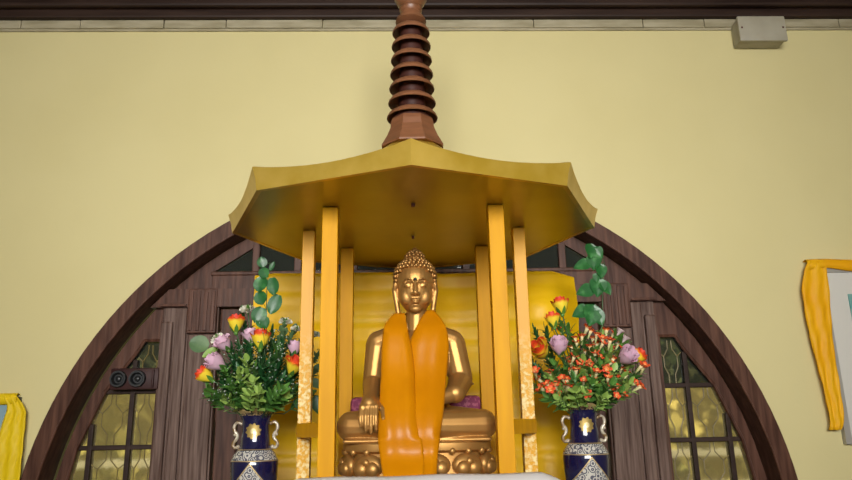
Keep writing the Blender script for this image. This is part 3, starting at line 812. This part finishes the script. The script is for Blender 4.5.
def bend(p0, p1, sag=.0, n=10, up=.5):
    "a stem leaving the vase upright and leaning over to its bloom"
    p0, p1 = V(p0), V(p1); c = p0 + V(((p1.x-p0.x)*.25, (p1.y-p0.y)*.25, (p1.z-p0.z)*.55+.02))
    return [(p0*(1-t)**2 + c*2*t*(1-t) + p1*t*t) for t in [i/n for i in range(n+1)]]
def mouth(Vp, dx, dy): return Vp + V((max(-.035, min(.035, dx*.2)), max(-.03, min(.03, dy*.2)), -.03))
def flower(name, Vp, pos, axis, me, s, label, cat, group, mstem=None):
    pos = V(pos); root = mouth(Vp, pos.x-Vp.x, pos.y-Vp.y)
    t = thing(name, root, label, cat, group)
    q = V((0, 0, 1)).rotation_difference(V(axis).normalized())
    base = pos - V(axis).normalized()*.035*s
    child('bloom', me, t, base, q @ Quaternion((0, 0, 1), random.uniform(0, 6)), s)
    child('calyx', CALYX, t, base, q, s)
    bm = NB(); tube(bm, bend(root, base), .0030, 6); obj('stem', bm, stem_m, t)
    return t
# left bouquet
for px, py, Y, ax, k, s, lab in (
    (236, 325, 3.15, (-.05, .0, 1), 0, .95, 'red rimmed yellow rose highest in the left bouquet, under a white flower'),
    (260.5, 341, 3.12, (.0, .0, 1), 0, 1.05, 'red rimmed yellow rose in the middle of the left bouquet'),
    (293.5, 367, 3.13, (.4, -.35, .9), 1, 1.05, 'red rimmed yellow rose beside the outer left post'),
    (206, 376, 3.14, (-.8, -.2, .6), 1, .95, 'red rimmed yellow rose at the far left of the left bouquet')):
    flower('rose', VL, at(px, py, Y), ax, ROSE[k], s, lab, 'rose', 'red and yellow roses')
for px, py, Y, ax, k, s, lab in (
    (224, 344, 3.15, (-.5, -.5, .75), 1, .95, 'upper of the two pink roses at the left of the left bouquet'),
    (217, 363, 3.12, (-.75, -.55, .5), 0, 1.1, 'lower of the two pink roses at the left of the left bouquet'),
    (250.5, 336, 3.19, (-.2, -.2, 1), 1, .9, 'pink rose half hidden behind the middle red and yellow rose'),
    (294.5, 349, 3.2, (.1, -.2, 1), 0, .82, 'small pink rosebud beside the outer left post')):
    flower('rose', VL, at(px, py, Y), ax, PINK[k], s, lab, 'rose', 'pink roses')
# right bouquet
for px, py, Y, ax, k, s, lab in (
    (561, 307, 3.15, (-.1, .05, 1), 0, .95, 'red rimmed yellow rose topmost in the right bouquet'),
    (553, 321, 3.13, (-.15, .0, 1), 0, .85, 'red rimmed yellow rose just under the topmost one on the right'),
    (541, 351, 3.10, (-.55, -.7, .5), 1, 1.15, 'large red rimmed yellow rose at the left of the right bouquet'),
    (636, 357, 3.17, (.75, -.2, .6), 1, .95, 'red rimmed rose behind the pale pink one on the right')):
    flower('rose', VR, at(px, py, Y), ax, ROSE[k], s, lab, 'rose', 'red and yellow roses')
for px, py, Y, ax, k, s, lab in (
    (559, 347, 3.08, (-.1, -.55, .8), 0, 1.05, 'mauve pink rosebud beside the large red and yellow rose'),
    (626, 357, 3.12, (.5, -.75, .45), 0, 1.15, 'pale pink rose at the right of the orange blossoms')):
    flower('rose', VR, at(px, py, Y), ax, PINK[k], s, lab, 'rose', 'pink roses')
# cream flowers: domed heads of many small petals
def pompon(r, n, seed):
    rnd = random.Random(seed); bm = NB()
    for _ in range(n):
        a = rnd.uniform(0, 2*PI); e = math.acos(rnd.uniform(.0, 1)); dr = V((math.sin(e)*math.cos(a), math.sin(e)*math.sin(a), math.cos(e)*.75))
        sd = dr.cross(V((rnd.random(), rnd.random(), rnd.random()))).normalized(); tp = dr*r*rnd.uniform(.85, 1.1)
        sheet(bm, [[dr*r*.3+sd*r*.10*g for g in (-1, 0, 1)], [dr*r*.75+sd*r*.18*g for g in (-1, 0, 1)], [tp+sd*r*.12*g+V((0, 0, r*.05)) for g in (-1, 0, 1)]])
    ball(bm, (0, 0, -.0), (r*.35, r*.35, r*.3), 10, 6)
    return bm
POM = mesh_of(pompon(.040, 90, 5), 'bloom', wf_m, False)
for px, py, Y, ax, s, lab in (
    (247, 304, 3.2, (-.1, -.2, 1), .92, 'cream white flower topmost in the left bouquet, against the ivy sprig'),
    (215, 334, 3.2, (-.5, -.2, .8), .85, 'greenish cream flower at the upper left of the left bouquet'),
    (286, 317, 3.27, (.1, -.2, 1), .80, 'cream white flower on the yellow cloth side of the left bouquet'),
    (297, 325, 3.25, (.2, -.2, 1), .65, 'small cream flower touching the outer left post'),
    (317, 331, 3.28, (.3, -.2, 1), .6, 'small cream flower seen between the two left posts')):
    flower('cream_flower', VL, at(px, py, Y), ax, POM, s, lab, 'flower', 'cream flowers')
for px, py, lab in ((620.5, 330, 'small pale pink trumpet flower at the upper right of the right bouquet'), (626, 337, 'small pale pink trumpet flower rightmost above the pale pink rose')):
    bm = NB(); lathe(bm, [(.004, 0), (.006, .015), (.010, .028), (.020, .038), (.021, .040), (.008, .028)], (0, 0, 0), 12, rfun=lambda k: 1+.12*math.cos(10*PI*k))
    flower('trumpet_flower', VR, at(px, py, 3.15), (.5, -.3, .8), mesh_of(bm, 'bloom', mat('pale_pink_petals', (.68, .52, .52), .6)), 1., lab, 'flower', 'pale pink trumpet flowers')

# leaves
def leaf_pts(base, dr, nrm, L, W, kind='lance', curl=.15):
    dr = V(dr).normalized(); s = dr.cross(V(nrm)).normalized(); n = s.cross(dr).normalized(); base = V(base); R = []
    for i in range(8):
        v = i/7
        w = {'lance': math.sin(PI*min(1, v*.9+.06))**.8, 'round': math.sin(PI*min(1, v*.93+.05))**.55, 'heart': (math.sin(PI*v**.62*.98+.02))**.8}[kind]*W
        c = base + dr*L*v - n*L*curl*v*v
        R.append([c + s*w*g + n*.16*W*abs(g) for g in (-1, -.5, 0, .5, 1)])
    return R
def make_sprig(seed, H=.17, n=9, LL=.055, LW=.010, kind='lance'):
    rnd = random.Random(seed); bm = NB()
    P = [V((.012*math.sin(i*.9), 0, H*i/6)) for i in range(7)]
    tube(bm, P, [.002]*7, 5)
    stem = bm; bl = NB()
    for k in range(n):
        f = .22+.78*k/(n-1); p = P[0].lerp(P[-1], f); a = k*2.4+rnd.uniform(-.4, .4); e = rnd.uniform(.5, 1.0) if k < n-1 else .1
        dr = V((math.sin(e)*math.cos(a), math.sin(e)*math.sin(a), math.cos(e)))
        sheet(bl, leaf_pts(p, dr, V((0, 0, 1)) if e > .2 else V((0, -1, 0)), LL*rnd.uniform(.75, 1.15), LW*rnd.uniform(.8, 1.15), kind))
    return stem, bl
SPR = {}
for key, kw, mm in (('fine', dict(H=.15, n=34, LL=.038, LW=.0075), dleaf_m), ('mid', dict(H=.15, n=20, LL=.056, LW=.012), leaf_m), ('light', dict(H=.13, n=15, LL=.058, LW=.014), lleaf_m), ('grey', dict(H=.14, n=20, LL=.034, LW=.014, kind='round'), gleaf_m)):
    s_, l_ = make_sprig(hash(key) % 1 + len(key), **kw)
    SPR[key] = (mesh_of(s_, 'stem', stem_m), mesh_of(l_, 'leaves', mm))
def sprig(Vp, key, tip, label, group, s=1.):
    "a filler sprig from the vase mouth: its leafy top ends at tip"
    tip = V(tip); root = mouth(Vp, tip.x-Vp.x, tip.y-Vp.y); ax = (tip-root); L = ax.length; ax.normalize()
    ax = (ax + V((0, 0, .15))).normalized()
    H = {'fine': .15, 'mid': .15, 'light': .13, 'grey': .14}[key]*s
    base = tip - ax*H
    t = thing('leafy_sprig', root, label, 'foliage', group)
    q = V((0, 0, 1)).rotation_difference(ax) @ Quaternion((0, 0, 1), random.uniform(0, 6.28))
    child('leaves', SPR[key][1], t, base, q, s)
    bm = NB(); tube(bm, bend(root, base, n=6)+[base.lerp(tip, .5), tip], [.0024]*8+[.0012], 5); obj('stem', bm, stem_m, t)
    return t
rnd = random.Random(11)
KIND = {'fine': 'dark green fine leafed sprig', 'mid': 'green lance leafed sprig', 'light': 'light green leafed sprig', 'grey': 'grey green round leafed sprig'}
def fill(Vp, side, items):
    for px, py, Y, key, s in items:
        sprig(Vp, key, at(px, py, Y), '%s filling the %s bouquet' % (KIND[key], side), '%s sprigs in the %s bouquet' % (key if key != 'mid' else 'green', side), s)
fill(VL, 'left', [(230, 350, 3.2, 'fine', 1), (240, 345, 3.22, 'fine', 1), (262, 358, 3.15, 'fine', 1.1), (272, 345, 3.22, 'fine', 1.1), (282, 335, 3.25, 'grey', 1), (292, 330, 3.27, 'grey', .9), (278, 360, 3.12, 'fine', 1), (222, 380, 3.12, 'fine', 1), (212, 388, 3.14, 'mid', .9),
  (245, 362, 3.10, 'light', .9), (238, 376, 3.06, 'light', .9), (254, 382, 3.06, 'light', .8), (232, 388, 3.08, 'mid', 1), (266, 382, 3.08, 'fine', 1), (284, 380, 3.12, 'fine', 1), (296, 388, 3.14, 'mid', .9), (300, 366, 3.2, 'fine', 1), (272, 395, 3.06, 'mid', .9), (318, 352, 3.26, 'grey', .9), (316, 372, 3.26, 'grey', 1), (308, 350, 3.26, 'grey', .9), (252, 350, 3.2, 'fine', 1.1), (228, 366, 3.16, 'fine', 1), (244, 312, 3.22, 'fine', .8), (225, 398, 3.1, 'light', .8), (286, 398, 3.12, 'light', .8), (262, 368, 3.1, 'fine', 1), (236, 362, 3.14, 'fine', 1.1), (250, 340, 3.2, 'fine', 1.1), (270, 368, 3.12, 'fine', 1.1), (288, 360, 3.16, 'fine', 1.1), (276, 350, 3.2, 'mid', 1), (256, 370, 3.12, 'mid', 1), (242, 388, 3.06, 'mid', 1), (260, 394, 3.04, 'light', .9), (226, 372, 3.12, 'mid', .9), (248, 394, 3.04, 'light', .9), (280, 390, 3.06, 'mid', 1), (306, 378, 3.22, 'fine', 1), (274, 332, 3.24, 'fine', 1), (248, 330, 3.22, 'fine', 1.2), (266, 338, 3.22, 'fine', 1.2), (284, 342, 3.22, 'fine', 1.2), (234, 358, 3.18, 'fine', 1.2), (258, 348, 3.18, 'fine', 1.2), (276, 362, 3.14, 'fine', 1.2), (294, 354, 3.22, 'fine', 1.1), (242, 372, 3.12, 'fine', 1.2), (300, 340, 3.26, 'grey', 1), (282, 326, 3.26, 'grey', 1), (218, 370, 3.16, 'fine', 1), (310, 396, 3.22, 'mid', .9), (208, 396, 3.14, 'mid', .8), (292, 372, 3.16, 'fine', 1.2)])
fill(VR, 'right', [(534, 332, 3.18, 'fine', 1), (545, 330, 3.2, 'fine', 1), (540, 368, 3.15, 'fine', 1), (536, 385, 3.14, 'mid', .9), (556, 380, 3.1, 'light', .9), (570, 330, 3.18, 'mid', .9), (585, 338, 3.2, 'mid', 1), (600, 335, 3.2, 'light', .9), (612, 338, 3.2, 'mid', .9), (622, 345, 3.2, 'light', .8), (640, 370, 3.16, 'mid', .9), (630, 385, 3.14, 'light', .9), (612, 385, 3.08, 'mid', 1), (595, 372, 3.08, 'light', .9), (575, 378, 3.07, 'mid', .9), (585, 392, 3.05, 'light', .8), (605, 398, 3.08, 'light', .8), (550, 396, 3.1, 'mid', .9), (565, 360, 3.14, 'fine', 1), (620, 368, 3.14, 'fine', 1), (600, 355, 3.16, 'mid', .9), (560, 398, 3.1, 'light', .8), (560, 318, 3.17, 'mid', .7), (546, 350, 3.2, 'mid', 1), (576, 345, 3.16, 'mid', 1), (592, 350, 3.14, 'mid', 1), (608, 352, 3.16, 'light', .9), (582, 362, 3.12, 'light', .9), (600, 365, 3.12, 'mid', 1), (568, 372, 3.12, 'mid', 1), (615, 372, 3.12, 'light', .9), (590, 384, 3.06, 'mid', 1), (574, 392, 3.06, 'light', .9), (620, 392, 3.1, 'mid', .9), (555, 365, 3.14, 'mid', .9), (548, 378, 3.14, 'light', .8), (530, 360, 3.18, 'fine', .9), (628, 368, 3.18, 'light', .9)])
# blade leaves round each lip
BL = NB(); sheet(BL, leaf_pts((0, 0, 0), (0, 0, 1), (0, -1, 0), .12, .011, 'lance', .18)); BLADE = mesh_of(BL, 'leaf_blade', lleaf_m)
BL = NB(); sheet(BL, leaf_pts((0, 0, 0), (0, 0, 1), (0, -1, 0), .11, .010, 'lance', .25)); BLADE2 = mesh_of(BL, 'leaf_blade', leaf_m)
for Vp, side in ((VL, 'left'), (VR, 'right')):
    for c in range(3):
        t = thing('leaf_tuft', Vp + V(((c-1)*.02, 0, -.03)), 'tuft of broad green blades spreading over the lip of the %s vase' % side, 'foliage', 'leaf tufts over the %s vase' % side)
        for k in range(11):
            a = PI + PI*(k+.5)/9 + rnd.uniform(-.15, .15) if k < 9 else rnd.uniform(0, PI)
            e = rnd.uniform(.35, 1.0); dr = V((math.sin(e)*math.cos(a), math.sin(e)*math.sin(a), math.cos(e)))
            dr = (dr + V(((c-1)*.35, 0, 0))).normalized()
            q = V((0, 0, 1)).rotation_difference(dr) @ Quaternion((0, 0, 1), rnd.uniform(-.8, .8))
            child('leaf_blade', BLADE if (k+c) % 2 else BLADE2, t, Vp + V((math.cos(a)*.05, math.sin(a)*.05, .014)), q, rnd.uniform(.75, 1.05))
# baby's breath: tiny white florets in airy sprays
def breath(seed):
    rr = random.Random(seed); bs, bf = NB(), NB()
    for k in range(16):
        p = V((rr.gauss(0, .028), rr.gauss(0, .028), rr.uniform(.02, .11)))
        tube(bs, [V((0, 0, 0)), p*.5+V((0, 0, .01)), p], .0007, 4); ball(bf, p, (.0032, .0032, .0028), 6, 4)
    return mesh_of(bs, 'stem', stem_m), mesh_of(bf, 'florets', bb_m)
BBm = [breath(k) for k in range(3)]
for k, (px, py) in enumerate(((232, 385), (250, 372), (262, 362), (280, 352), (240, 352), (272, 382), (222, 392), (288, 388), (266, 338))):
    tip = at(px, py, 3.10); root = mouth(VL, tip.x-VL.x, tip.y-VL.y); ax = (tip-root).normalized(); base = tip-ax*.05
    t = thing('baby_breath', root, 'airy spray of tiny white florets among the leaves of the left bouquet', 'flower', 'tiny white sprays in the left bouquet')
    q = V((0, 0, 1)).rotation_difference(ax); a, b = BBm[k % 3]
    f = child('florets', b, t, base, q); f['kind'] = 'stuff'; child('branches', a, t, base, q)
    bm = NB(); tube(bm, bend(root, base), .0018, 5); obj('stem', bm, stem_m, t)
# orange blossom sprays on the right
bm = NB()
lathe(bm, [(.0030, -.012), (.0042, .002), (.0058, .014), (.0080, .024)], (0, 0, 0), 10)
for k in range(5):
    a = 2*PI*k/5; c, s = math.cos(a), math.sin(a)
    sheet(bm, [[V((c*rd-s*w*g, s*rd+c*w*g, z-.002*abs(g))) for g in (-1, 0, 1)] for rd, w, z in ((.003, .003, .021), (.009, .0075, .029), (.015, .0065, .033), (.0195, .0015, .031))])
BLOS = mesh_of(bm, 'blossom', tub_m)
bm = NB()
for k in range(4):
    a = 2*PI*k/4+.4; sheet(bm, leaf_pts((0, 0, -.012*k), (math.cos(a), math.sin(a), .9), (0, 0, 1), .042, .0085))
SLF = mesh_of(bm, 'leaves', lleaf_m)
pts = [(180, 235), (205, 250), (230, 240), (265, 255), (150, 270), (185, 285), (210, 275), (240, 285), (145, 310), (175, 295), (215, 310), (245, 300), (130, 345), (160, 325), (185, 330), (205, 350), (230, 345), (250, 315), (265, 325), (100, 340), (95, 385), (110, 365), (145, 385), (180, 410), (205, 380), (235, 365), (255, 360), (260, 400), (280, 385), (300, 370), (275, 410), (50, 370), (55, 395), (130, 240), (105, 235), (80, 400), (265, 275), (315, 350), (325, 335), (310, 380), (150, 345), (120, 320), (195, 365), (240, 395), (285, 355), (270, 340), (40, 350), (70, 380), (165, 255), (195, 262), (220, 262), (190, 240), (240, 268), (225, 330), (170, 372), (125, 372), (200, 300), (255, 290)]
pts = [(520+a/2.667, 240+b/2.667) for a, b in pts]
pts += [(a+rnd.choice((-1, 1))*rnd.uniform(4, 8), b+rnd.uniform(-7, 7)) for a, b in pts if rnd.random() < .55 and 545 < a < 640]
mx, my = 583, 418
def key(p): return (round(math.atan2(p[0]-mx, my-p[1])/.22), math.hypot(p[0]-mx, my-p[1]))
groups = {}
for p in pts:
    k = key(p); groups.setdefault((k[0], int(k[1] > 52)), []).append(p)
for gk, g in sorted(groups.items()):
    for part in ([g] if len(g) <= 7 else [g[:len(g)//2], g[len(g)//2:]]):
        P = [at(px, py, 3.10 + (.06 if gk[1] else 0) + rnd.uniform(-.05, .05)) for px, py in part]
        cen = sum(P, V((0, 0, 0)))/len(P); root = mouth(VR, cen.x-VR.x, cen.y-VR.y)
        t = thing('blossom_spray', root, 'spray of small orange red blossoms in the right bouquet', 'flower', 'orange red blossom sprays')
        fork = root.lerp(cen, .62); bm = NB(); tube(bm, bend(root, fork, n=6), .0022, 5)
        for p in P:
            ax = ((p-fork).normalized() + V((0, -.22, .40)) + V((rnd.uniform(-.45, .45), rnd.uniform(-.3, .3), rnd.uniform(-.3, .2)))).normalized(); b0 = p-ax*.03
            tube(bm, [fork, fork.lerp(b0, .55)+V((0, 0, .012)), b0], .0013, 5)
            child('blossom', BLOS, t, b0, V((0, 0, 1)).rotation_difference(ax), rnd.uniform(1.0, 1.35))
        obj('stem', bm, stem_m, t)
        child('leaves', SLF, t, fork.lerp(cen, .5), V((0, 0, 1)).rotation_difference((cen-root).normalized()))
# trailing ivy stems
def ivy(Vp, stem_px, leaves, Y, label, mm, kind, gs):
    P = [at(px, py, Y) for px, py in stem_px]; root = mouth(Vp, P[-1].x-Vp.x, P[-1].y-Vp.y)
    t = thing('ivy_sprig', root, label, 'foliage')
    bm = NB(); tube(bm, P+[root], [.0016]*2+[.0024]*(len(P)-1), 6); obj('stem', bm, stem_m, t)
    for px, py, L, W, ang in leaves:
        L *= gs; W *= gs*1.1; c = at(px, py, Y-.012); a = math.radians(ang); dr = V((math.sin(a), -.25, math.cos(a))).normalized()
        bm = NB(); sheet(bm, leaf_pts(c-dr*L*.5, dr, V((rnd.uniform(-.3, .3), -1, rnd.uniform(-.1, .4))), L, W, kind, .12))
        n = min(P, key=lambda q: (q-c).length); tube(bm, [n, (n+(c-dr*L*.5))/2, c-dr*L*.5], .0012, 5)
        obj('leaf', bm, mm, t)
ivy(VL, [(270, 262), (267, 285), (266.5, 310), (266, 345), (264, 385)], [(262, 262, .045, .020, -10), (272, 266, .040, .009, 25), (264, 273, .05, .021, 150), (260.5, 284, .068, .028, 195), (273, 286, .078, .024, 170), (260.5, 298, .06, .026, 160), (274.5, 304, .088, .026, 200), (259, 315, .07, .030, 200), (263, 322, .06, .026, 140)], 3.17, 'tall sprig of dark round leaves rising behind the roses on the left', ivy_m, 'round', 1.08)
ivy(VR, [(602, 254), (605, 266), (603, 285), (602, 320), (598, 370), (590, 395)], [(591, 251, .062, .024, 190), (598, 253, .05, .022, 150), (582, 265, .07, .021, 250), (594, 262, .065, .026, 190), (601, 271, .06, .022, 185), (596.5, 278, .04, .013, 185), (585, 291, .072, .024, 250), (598, 287, .078, .030, 190), (606, 288, .06, .022, 150), (581, 312, .075, .025, 245), (592, 315, .085, .034, 200), (599, 318, .06, .024, 160)], 3.17, 'tall ivy sprig with pointed leaves rising behind the orange blossoms', ivy_m, 'heart', 1.25)
# single leaves
def one_leaf(Vp, px, py, Y, L, W, ang, mm, label, kind='heart'):
    c = at(px, py, Y); a = math.radians(ang); dr = V((math.sin(a), -.2, math.cos(a))).normalized(); root = mouth(Vp, c.x-Vp.x, 0)
    t = thing('broad_leaf', root, label, 'leaf'); bm = NB(); sheet(bm, leaf_pts(c-dr*L*.5, dr, V((.1, -1, .3)), L, W, kind, .15)); obj('leaf_blade', bm, mm, t)
    bm = NB(); tube(bm, bend(root, c-dr*L*.5), .0018, 5); obj('stem', bm, stem_m, t)
one_leaf(VL, 199, 344, 3.18, .085, .042, -70, gleaf_m, 'broad pale green leaf sticking out at the far left of the left bouquet', 'round')
one_leaf(VL, 210, 352, 3.17, .075, .018, -120, lleaf_m, 'narrow yellow green leaf between the two pink roses on the left', 'lance')
one_leaf(VL, 318, 405, 3.22, .09, .034, 165, dleaf_m, 'dark leaf hanging behind the outer left post above the rail')
one_leaf(VL, 300, 405, 3.2, .075, .024, 150, dleaf_m, 'dark leaf drooping to the left of the outer left post')
one_leaf(VL, 317, 384, 3.25, .07, .022, 120, gleaf_m, 'grey green leaf between the left posts above the dark hanging leaf')

# ------------------------------------------------------------------ garden beyond the glass
bm = NB(); box(bm, (-9, 4.5, -.15), (9, 14, -.05)); tag(obj('ground', bm, lawn_m, None, False), kind='structure')
bm = NB(); box(bm, (-6, 4.5, 2.95), (6, 7.2, 3.05)); tag(obj('roof_eave', bm, beam_m, None, False), kind='structure')
bm = NB(); rh = random.Random(3)
box(bm, (-8, 9.2, -.05), (8, 9.9, 3.2))
for _ in range(2600):
    c = V((rh.uniform(-8, 8), 9.15-rh.uniform(0, .5), rh.uniform(0, 3.5))); n = V((rh.gauss(0, 1), -1.2, rh.gauss(0, 1))).normalized(); s = n.cross(V((0, 0, 1))).normalized()*rh.uniform(.06, .14); u = s.cross(n)
    bm.faces.new([bm.verts.new(c+q) for q in (s, u, -s, -u)])
tag(obj('hedge', bm, hedge_m, None, False, recalc=False), 'sunlit green and yellow hedge seen blurred through the door glass', 'hedge', kind='stuff')

t = thing('garden_railing', (0, 8.7, -.05), 'white painted railing glimpsed through the lower amber door panes', 'railing')
for z in (.45, .85, 1.22):
    bm = NB(); box(bm, (-6, 8.68, z), (6, 8.73, z+.09), .005); obj('rail', bm, fence_m, t, False)
for k in range(9):
    bm = NB(); x = -6+1.5*k; box(bm, (x-.05, 8.73, -.05), (x+.05, 8.82, 1.36), .005); obj('post', bm, fence_m, t, False)

# ------------------------------------------------------------------ light
w = bpy.data.worlds.new('world'); bpy.context.scene.world = w; w.use_nodes = True
w.node_tree.nodes['Background'].inputs[0].default_value = (.92, .96, 1., 1); w.node_tree.nodes['Background'].inputs[1].default_value = .55
def area(name, loc, target, sx_, sy_, power, col=(1, 1, 1), spread=PI):
    l = bpy.data.lights.new(name, 'AREA'); l.shape = 'RECTANGLE'; l.size = sx_; l.size_y = sy_; l.energy = power; l.color = col; l.spread = spread
    o = bpy.data.objects.new(name, l); C.objects.link(o); o.location = loc
    o.rotation_mode = 'QUATERNION'; o.rotation_quaternion = (V(target)-V(loc)).to_track_quat('-Z', 'Y'); return o
area('daylight_doorway', (0, -4.6, 3.25), (0, 4, 2.5), 4.0, 1.8, 165, (1, .98, .94), math.radians(70))
s = bpy.data.lights.new('sun', 'SUN'); s.energy = 7; s.angle = .02; so = bpy.data.objects.new('sun', s); C.objects.link(so)
so.rotation_mode = 'QUATERNION'; so.rotation_quaternion = V((.7, .36, -1)).to_track_quat('-Z', 'Y'); so.location = (0, 5, 9)

vs = bpy.context.scene.view_settings
vs.view_transform = 'Standard'; vs.look = 'None'; vs.gamma = 1; vs.use_curve_mapping = False; vs.exposure = -.42
